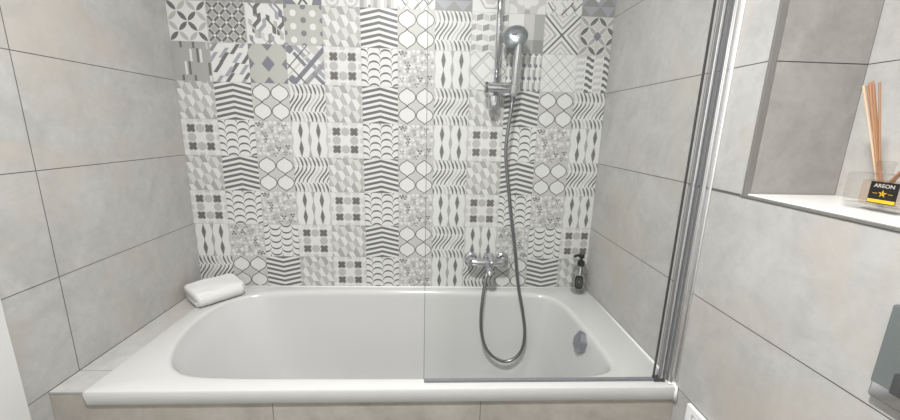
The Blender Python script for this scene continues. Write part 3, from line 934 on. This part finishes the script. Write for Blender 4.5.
# centre line of the wound cloth in (w,h): outer wrap then inner layers
def rrect(w, h, r, n=7):
    P = []
    for cx, cy, a0 in ((w/2-r, -h/2+r, -90), (w/2-r, h/2-r, 0), (-w/2+r, h/2-r, 90), (-w/2+r, -h/2+r, 180)):
        for k in range(n+1):
            a = math.radians(a0+90*k/n); P.append((cx+r*math.cos(a), cy+r*math.sin(a)))
    return P
def towel_body(name, w, h, hoff, woff, ln0, ln1, parent, bulge=.004, seed=0):
    bm = bmesh.new(); rr = random.Random(seed); rings = []
    K = 26; prof_ = rrect(w, h, h*.42)
    # densify
    dens = []
    for i in range(len(prof_)):
        a, b = prof_[i], prof_[(i+1) % len(prof_)]; m = max(1, int(math.hypot(b[0]-a[0], b[1]-a[1])/.008))
        for k in range(m): dens.append((a[0]+(b[0]-a[0])*k/m, a[1]+(b[1]-a[1])*k/m))
    for i in range(K+1):
        t = i/K; s = ln0+(ln1-ln0)*t
        e = min(t, 1-t)*K; q = 1-.05*max(0, 1-e/2.0)**2*1.6
        ring = []
        for (a, b) in dens:
            nz = math.sin(a*70+seed+s*25)*.0012 + math.sin(s*60+a*31+seed*2)*.0012
            hh = b*q*(1+.03*math.sin(s*22+seed)) + (nz if b > 0 else 0)
            z = .608 + hoff + h/2 + max(hh, -h/2)
            P = A0 + ex*s + ey*(WID/2+woff+a*q) ; z -= .010*(1 if b > 0 else 0)*max(0, (.5-(WID/2+woff+a)/WID))*.8
            ring.append(bm.verts.new((P.x, P.y, z)))
        rings.append(ring)
    n = len(dens)
    for a, b in zip(rings, rings[1:]):
        for k in range(n): bm.faces.new((a[k], a[(k+1) % n], b[(k+1) % n], b[k]))
    for r_, fl in ((rings[0], True), (rings[-1], False)):
        c = sum((v.co for v in r_), Vector())/n
        ins = [bm.verts.new(v.co.lerp(c, .18) + ex*(-.004 if fl else .004)) for v in r_]
        for k in range(n): bm.faces.new((r_[k], r_[(k+1) % n], ins[(k+1) % n], ins[k]))
        bm.faces.new(ins)
    return obj(name, bm, M_TOWEL, parent, smooth=True)
towel_body('top_fold', WID, .036, .028, .0, .0, LEN, tow, seed=1)
towel_body('bottom_fold', WID-.006, .030, .0, .003, .003, LEN-.004, tow, seed=3)
# rolled front nose joining the folds
bm = bmesh.new()
pts = [A0+ex*(.002+(LEN-.006)*k/14)+ey*.022+Vector((0, 0, .608+.030+.0008*math.sin(k*1.3))) for k in range(15)]
tube(bm, pts, [.0275]+[.0295]*13+[.0275], 18); obj('rolled_edge', bm, M_TOWEL, tow, smooth=True)

# ------------------------------------------------------------ reed diffuser
BX0, BX1, BY0, BY1, BZ = 1.875, 1.925, -1.020, -.925, NZ+.0042
df = thing('diffuser_bottle', 'rectangular glass perfume bottle with black and gold label in the niche', 'diffuser', (1.9, -.972, BZ))
bm = bmesh.new(); box(bm, (BX0, BY0, BZ), (BX1, BY1, BZ+.070), bev=.004, seg=3)
o = obj('glass_body', bm, M_BOTTLE, df)
bm = bmesh.new(); box(bm, (BX0+.003, BY0+.003, BZ+.002), (BX1-.003, BY1-.003, BZ+.012), bev=.002)
obj('thick_base', bm, M_BASEG, df)
bm = bmesh.new(); box(bm, (BX0+.007, BY0+.008, BZ+.012), (BX1-.007, BY1-.022, BZ+.058), bev=.004)
obj('perfume_oil', bm, M_OIL, df)
NC = Vector((1.900, -.966, BZ+.070))
bm = bmesh.new(); lathe(bm, [(.013, -.002), (.012, .004), (.0115, .016), (.0135, .018), (.0135, .023), (.009, .024)], NC, (0, 0, 1), 24, cap=False)
obj('neck', bm, M_BASEG, df, smooth=True)
LX = BX0-.0004
ly0, ly1, lz0, lz1 = -1.0135, -.9695, BZ+.017, BZ+.057
bm = bmesh.new(); box(bm, (LX-.0002, ly0, lz0), (LX+.0003, ly1, lz1))
lab = obj('label', bm, M_LABEL, df)
bm = bmesh.new()
def lq(y0, z0, y1, z1): box(bm, (LX-.0005, y0, z0), (LX-.0001, y1, z1))
lq(ly0+.0008, lz0+.0015, ly1-.0008, lz0+.0075)
lcy, lcz = -.9915, lz0+.0185
for a in range(5):
    t = a*6.2832/5+.3
    P = [(0, 0), (.0030, .0012), (.0072, 0), (.0030, -.0012)]
    vs = [bm.verts.new((LX-.0006, lcy-(u*math.cos(t)-v*math.sin(t)), lcz+(u*math.sin(t)+v*math.cos(t)))) for u, v in P]
    bm.faces.new(vs)
lq(lcy-.0155, lcz-.0003, lcy-.0085, lcz+.0004); lq(lcy+.0085, lcz-.0003, lcy+.0155, lcz+.0004)
obj('gold_print', bm, M_GOLD, lab)
def text(s, size, loc, m, parent, name):
    cu = bpy.data.curves.new(name, 'FONT'); cu.body = s; cu.size = size; cu.align_x = 'CENTER'; cu.align_y = 'CENTER'; cu.extrude = .0001
    to = bpy.data.objects.new(name+'_c', cu); COL.objects.link(to)
    bpy.context.view_layer.update()
    me = bpy.data.meshes.new_from_object(to.evaluated_get(bpy.context.evaluated_depsgraph_get()))
    bpy.data.objects.remove(to); bpy.data.curves.remove(cu)
    # text x -> -y, text y -> z, normal -> -x
    R = Matrix(((0, 0, -1), (-1, 0, 0), (0, 1, 0))).to_4x4()
    me.transform(Matrix.Translation(loc) @ R)
    me.materials.clear(); me.materials.append(m)
    o = bpy.data.objects.new(name, me); COL.objects.link(o); o.parent = parent
    return o
text('AREON', .0095, (LX-.0004, lcy, lz1-.0075), M_LTXT, lab, 'lettering')

def reed(p0, p1, m, label, group, first=[None]):
    p0, p1 = Vector(p0), Vector(p1); bm = bmesh.new()
    if first[0] is None or True:
        d = (p1-p0)
        tube(bm, [p0, p0+d*.5, p1], .0019, 10)
    o = obj('reed_stick', bm, m, smooth=True); tag(o, label, 'reed', group); sharp(o); return o
base = NC + Vector((0, 0, -.055))
def rd(tx, ty, tz, ox, oy, m, label, group): reed(base+Vector((ox, oy, 0)), (tx, ty, tz), m, label, group)
gl = 'brown reeds standing upright in the perfume bottle'
lb1 = 'thin brown reed in the upright bunch above the perfume bottle'
rd(1.900, -.899, 1.440, .000, -.012, M_REED, lb1, gl)
rd(1.908, -.903, 1.441, .005, -.008, M_REED, lb1, gl)
rd(1.900, -.907, 1.447, .002, -.004, M_REED, lb1, gl)
rd(1.893, -.908, 1.444, -.003, -.008, M_REED, lb1, gl)
rd(1.905, -.915, 1.444, .004, -.002, M_REED, lb1, gl)
rd(1.898, -.894, 1.440, -.004, -.010, M_REEDL, 'palest reed, leftmost of the upright bunch in the perfume bottle', gl)
gl2 = 'brown reeds leaning right out of the perfume bottle'
lb2 = 'brown reed leaning to the right out of the perfume bottle'
rd(1.905, -1.045, 1.392, .003, .010, M_REED, lb2, gl2)
rd(1.893, -1.050, 1.380, -.003, .010, M_REED, lb2, gl2)
rd(1.912, -1.038, 1.405, .006, .006, M_REED, lb2, gl2)

# ------------------------------------------------------------ flush plate and access panel on the right wall
fp = thing('flush_plate', 'grey glass flush plate with chrome lower edge on the right wall', 'flush plate', (W, -1.245, 1.0))
bm = bmesh.new(); box(bm, (W-.014, -1.37, .925), (W-.0008, -1.121, 1.088), bev=.0035)
obj('backing', bm, M_CHR, fp, smooth=False)
bm = bmesh.new(); box(bm, (W-.0165, -1.366, .952), (W-.0135, -1.1225, 1.086), bev=.0012)
obj('face', bm, M_PLATE, fp)
for y0, y1 in ((-1.255, -1.150), (-1.345, -1.262)):
    bm = bmesh.new(); box(bm, (W-.020, y0, .950), (W-.0166, y1, .985), bev=.0015)
    obj('flush_button', bm, M_STEEL, fp)

ap = thing('access_panel', 'small white square panel low on the wall beside the tub', 'panel', (W, -.85, .5))
bm = bmesh.new()
y0, y1, z0, z1 = -.94, -.757, .42, .5985
for lo, hi in (((W-.012, y0, z0), (W-.0008, y0+.020, z1)), ((W-.012, y1-.020, z0), (W-.0008, y1, z1)), ((W-.012, y0+.020, z1-.020), (W-.0008, y1-.020, z1)), ((W-.012, y0+.020, z0), (W-.0008, y1-.020, z0+.020))):
    box(bm, lo, hi, bev=.0015)
obj('panel_frame', bm, M_PLASTIC, ap)
bm = bmesh.new(); box(bm, (W-.006, y0+.0185, z0+.0185), (W-.0009, y1-.0185, z1-.0185)); obj('shadow_gap', bm, M_PGREY, ap)
bm = bmesh.new(); box(bm, (W-.010, y0+.024, z0+.024), (W-.0055, y1-.024, z1-.024), bev=.001); obj('panel_door', bm, M_PLASTIC, ap)

# ------------------------------------------------------------ ceiling downlight above the frame, plus an added weak fill lamp
def emis(name, s, col=(1, .98, .95)):
    m = bpy.data.materials.new(name); m.use_nodes = True; b = m.node_tree.nodes['Principled BSDF']
    b.inputs['Emission Color'].default_value = col+(1,); b.inputs['Emission Strength'].default_value = s; return m
M_LED = emis('led_disc', 8)
LIGHTS = [(.90, -1.42, 45), (.95, -.60, 3)]  # main downlight, then a weak fill added over the bath
for i, (x, y, p) in enumerate(LIGHTS):
    lt = thing('ceiling_downlight_or_fill', ['round white ceiling downlight over the floor in front of the tub', 'added weak fill lamp shaped as a round ceiling downlight over the bathtub'][i], 'light', (x, y, H), 'round downlights in the ceiling')
    bm = bmesh.new(); lathe(bm, [(.075, 0), (.095, 0), (.095, -.010), (.080, -.012), (.075, -.004)], (x, y, H-.0005), (0, 0, 1), 32, cap=False)
    obj('ring', bm, M_LACQ, lt)
    bm = bmesh.new(); lathe(bm, [(.074, -.002), (.074, -.005)], (x, y, H), (0, 0, 1), 32); obj('diffuser', bm, M_LED, lt)
    ld = bpy.data.lights.new('downlight_or_fill_lamp', 'AREA'); ld.shape = 'DISK'; ld.size = .15; ld.energy = p; ld.color = (1, .995, .985)
    lo = bpy.data.objects.new('downlight_or_fill_lamp', ld); COL.objects.link(lo); lo.location = (x, y, H-.016)

# ------------------------------------------------------------ world, camera
w = bpy.data.worlds.new('World'); SC.world = w; w.use_nodes = True
w.node_tree.nodes['Background'].inputs[0].default_value = (.8, .85, .9, 1); w.node_tree.nodes['Background'].inputs[1].default_value = .3
cam = bpy.data.cameras.new('Camera'); co = bpy.data.objects.new('Camera', cam); COL.objects.link(co)
cam.sensor_width = 36; cam.lens = 36*367.49/900; cam.clip_start = .02
r_ = Vector((0.99873367, -0.04360791, 0.02508786)); u_ = Vector((-0.01502343, 0.2174031, 0.97596628)); f_ = Vector((0.04801403, 0.9751073, -0.21647266))
mt = Matrix((( r_.x, u_.x, -f_.x, 1.0509), (r_.y, u_.y, -f_.y, -1.62), (r_.z, u_.z, -f_.z, 1.3371), (0, 0, 0, 1)))
co.matrix_world = mt
SC.camera = co
SC.view_settings.view_transform = 'Standard'; SC.view_settings.look = 'None'; SC.view_settings.gamma = 1
SC.view_settings.exposure = -0.02
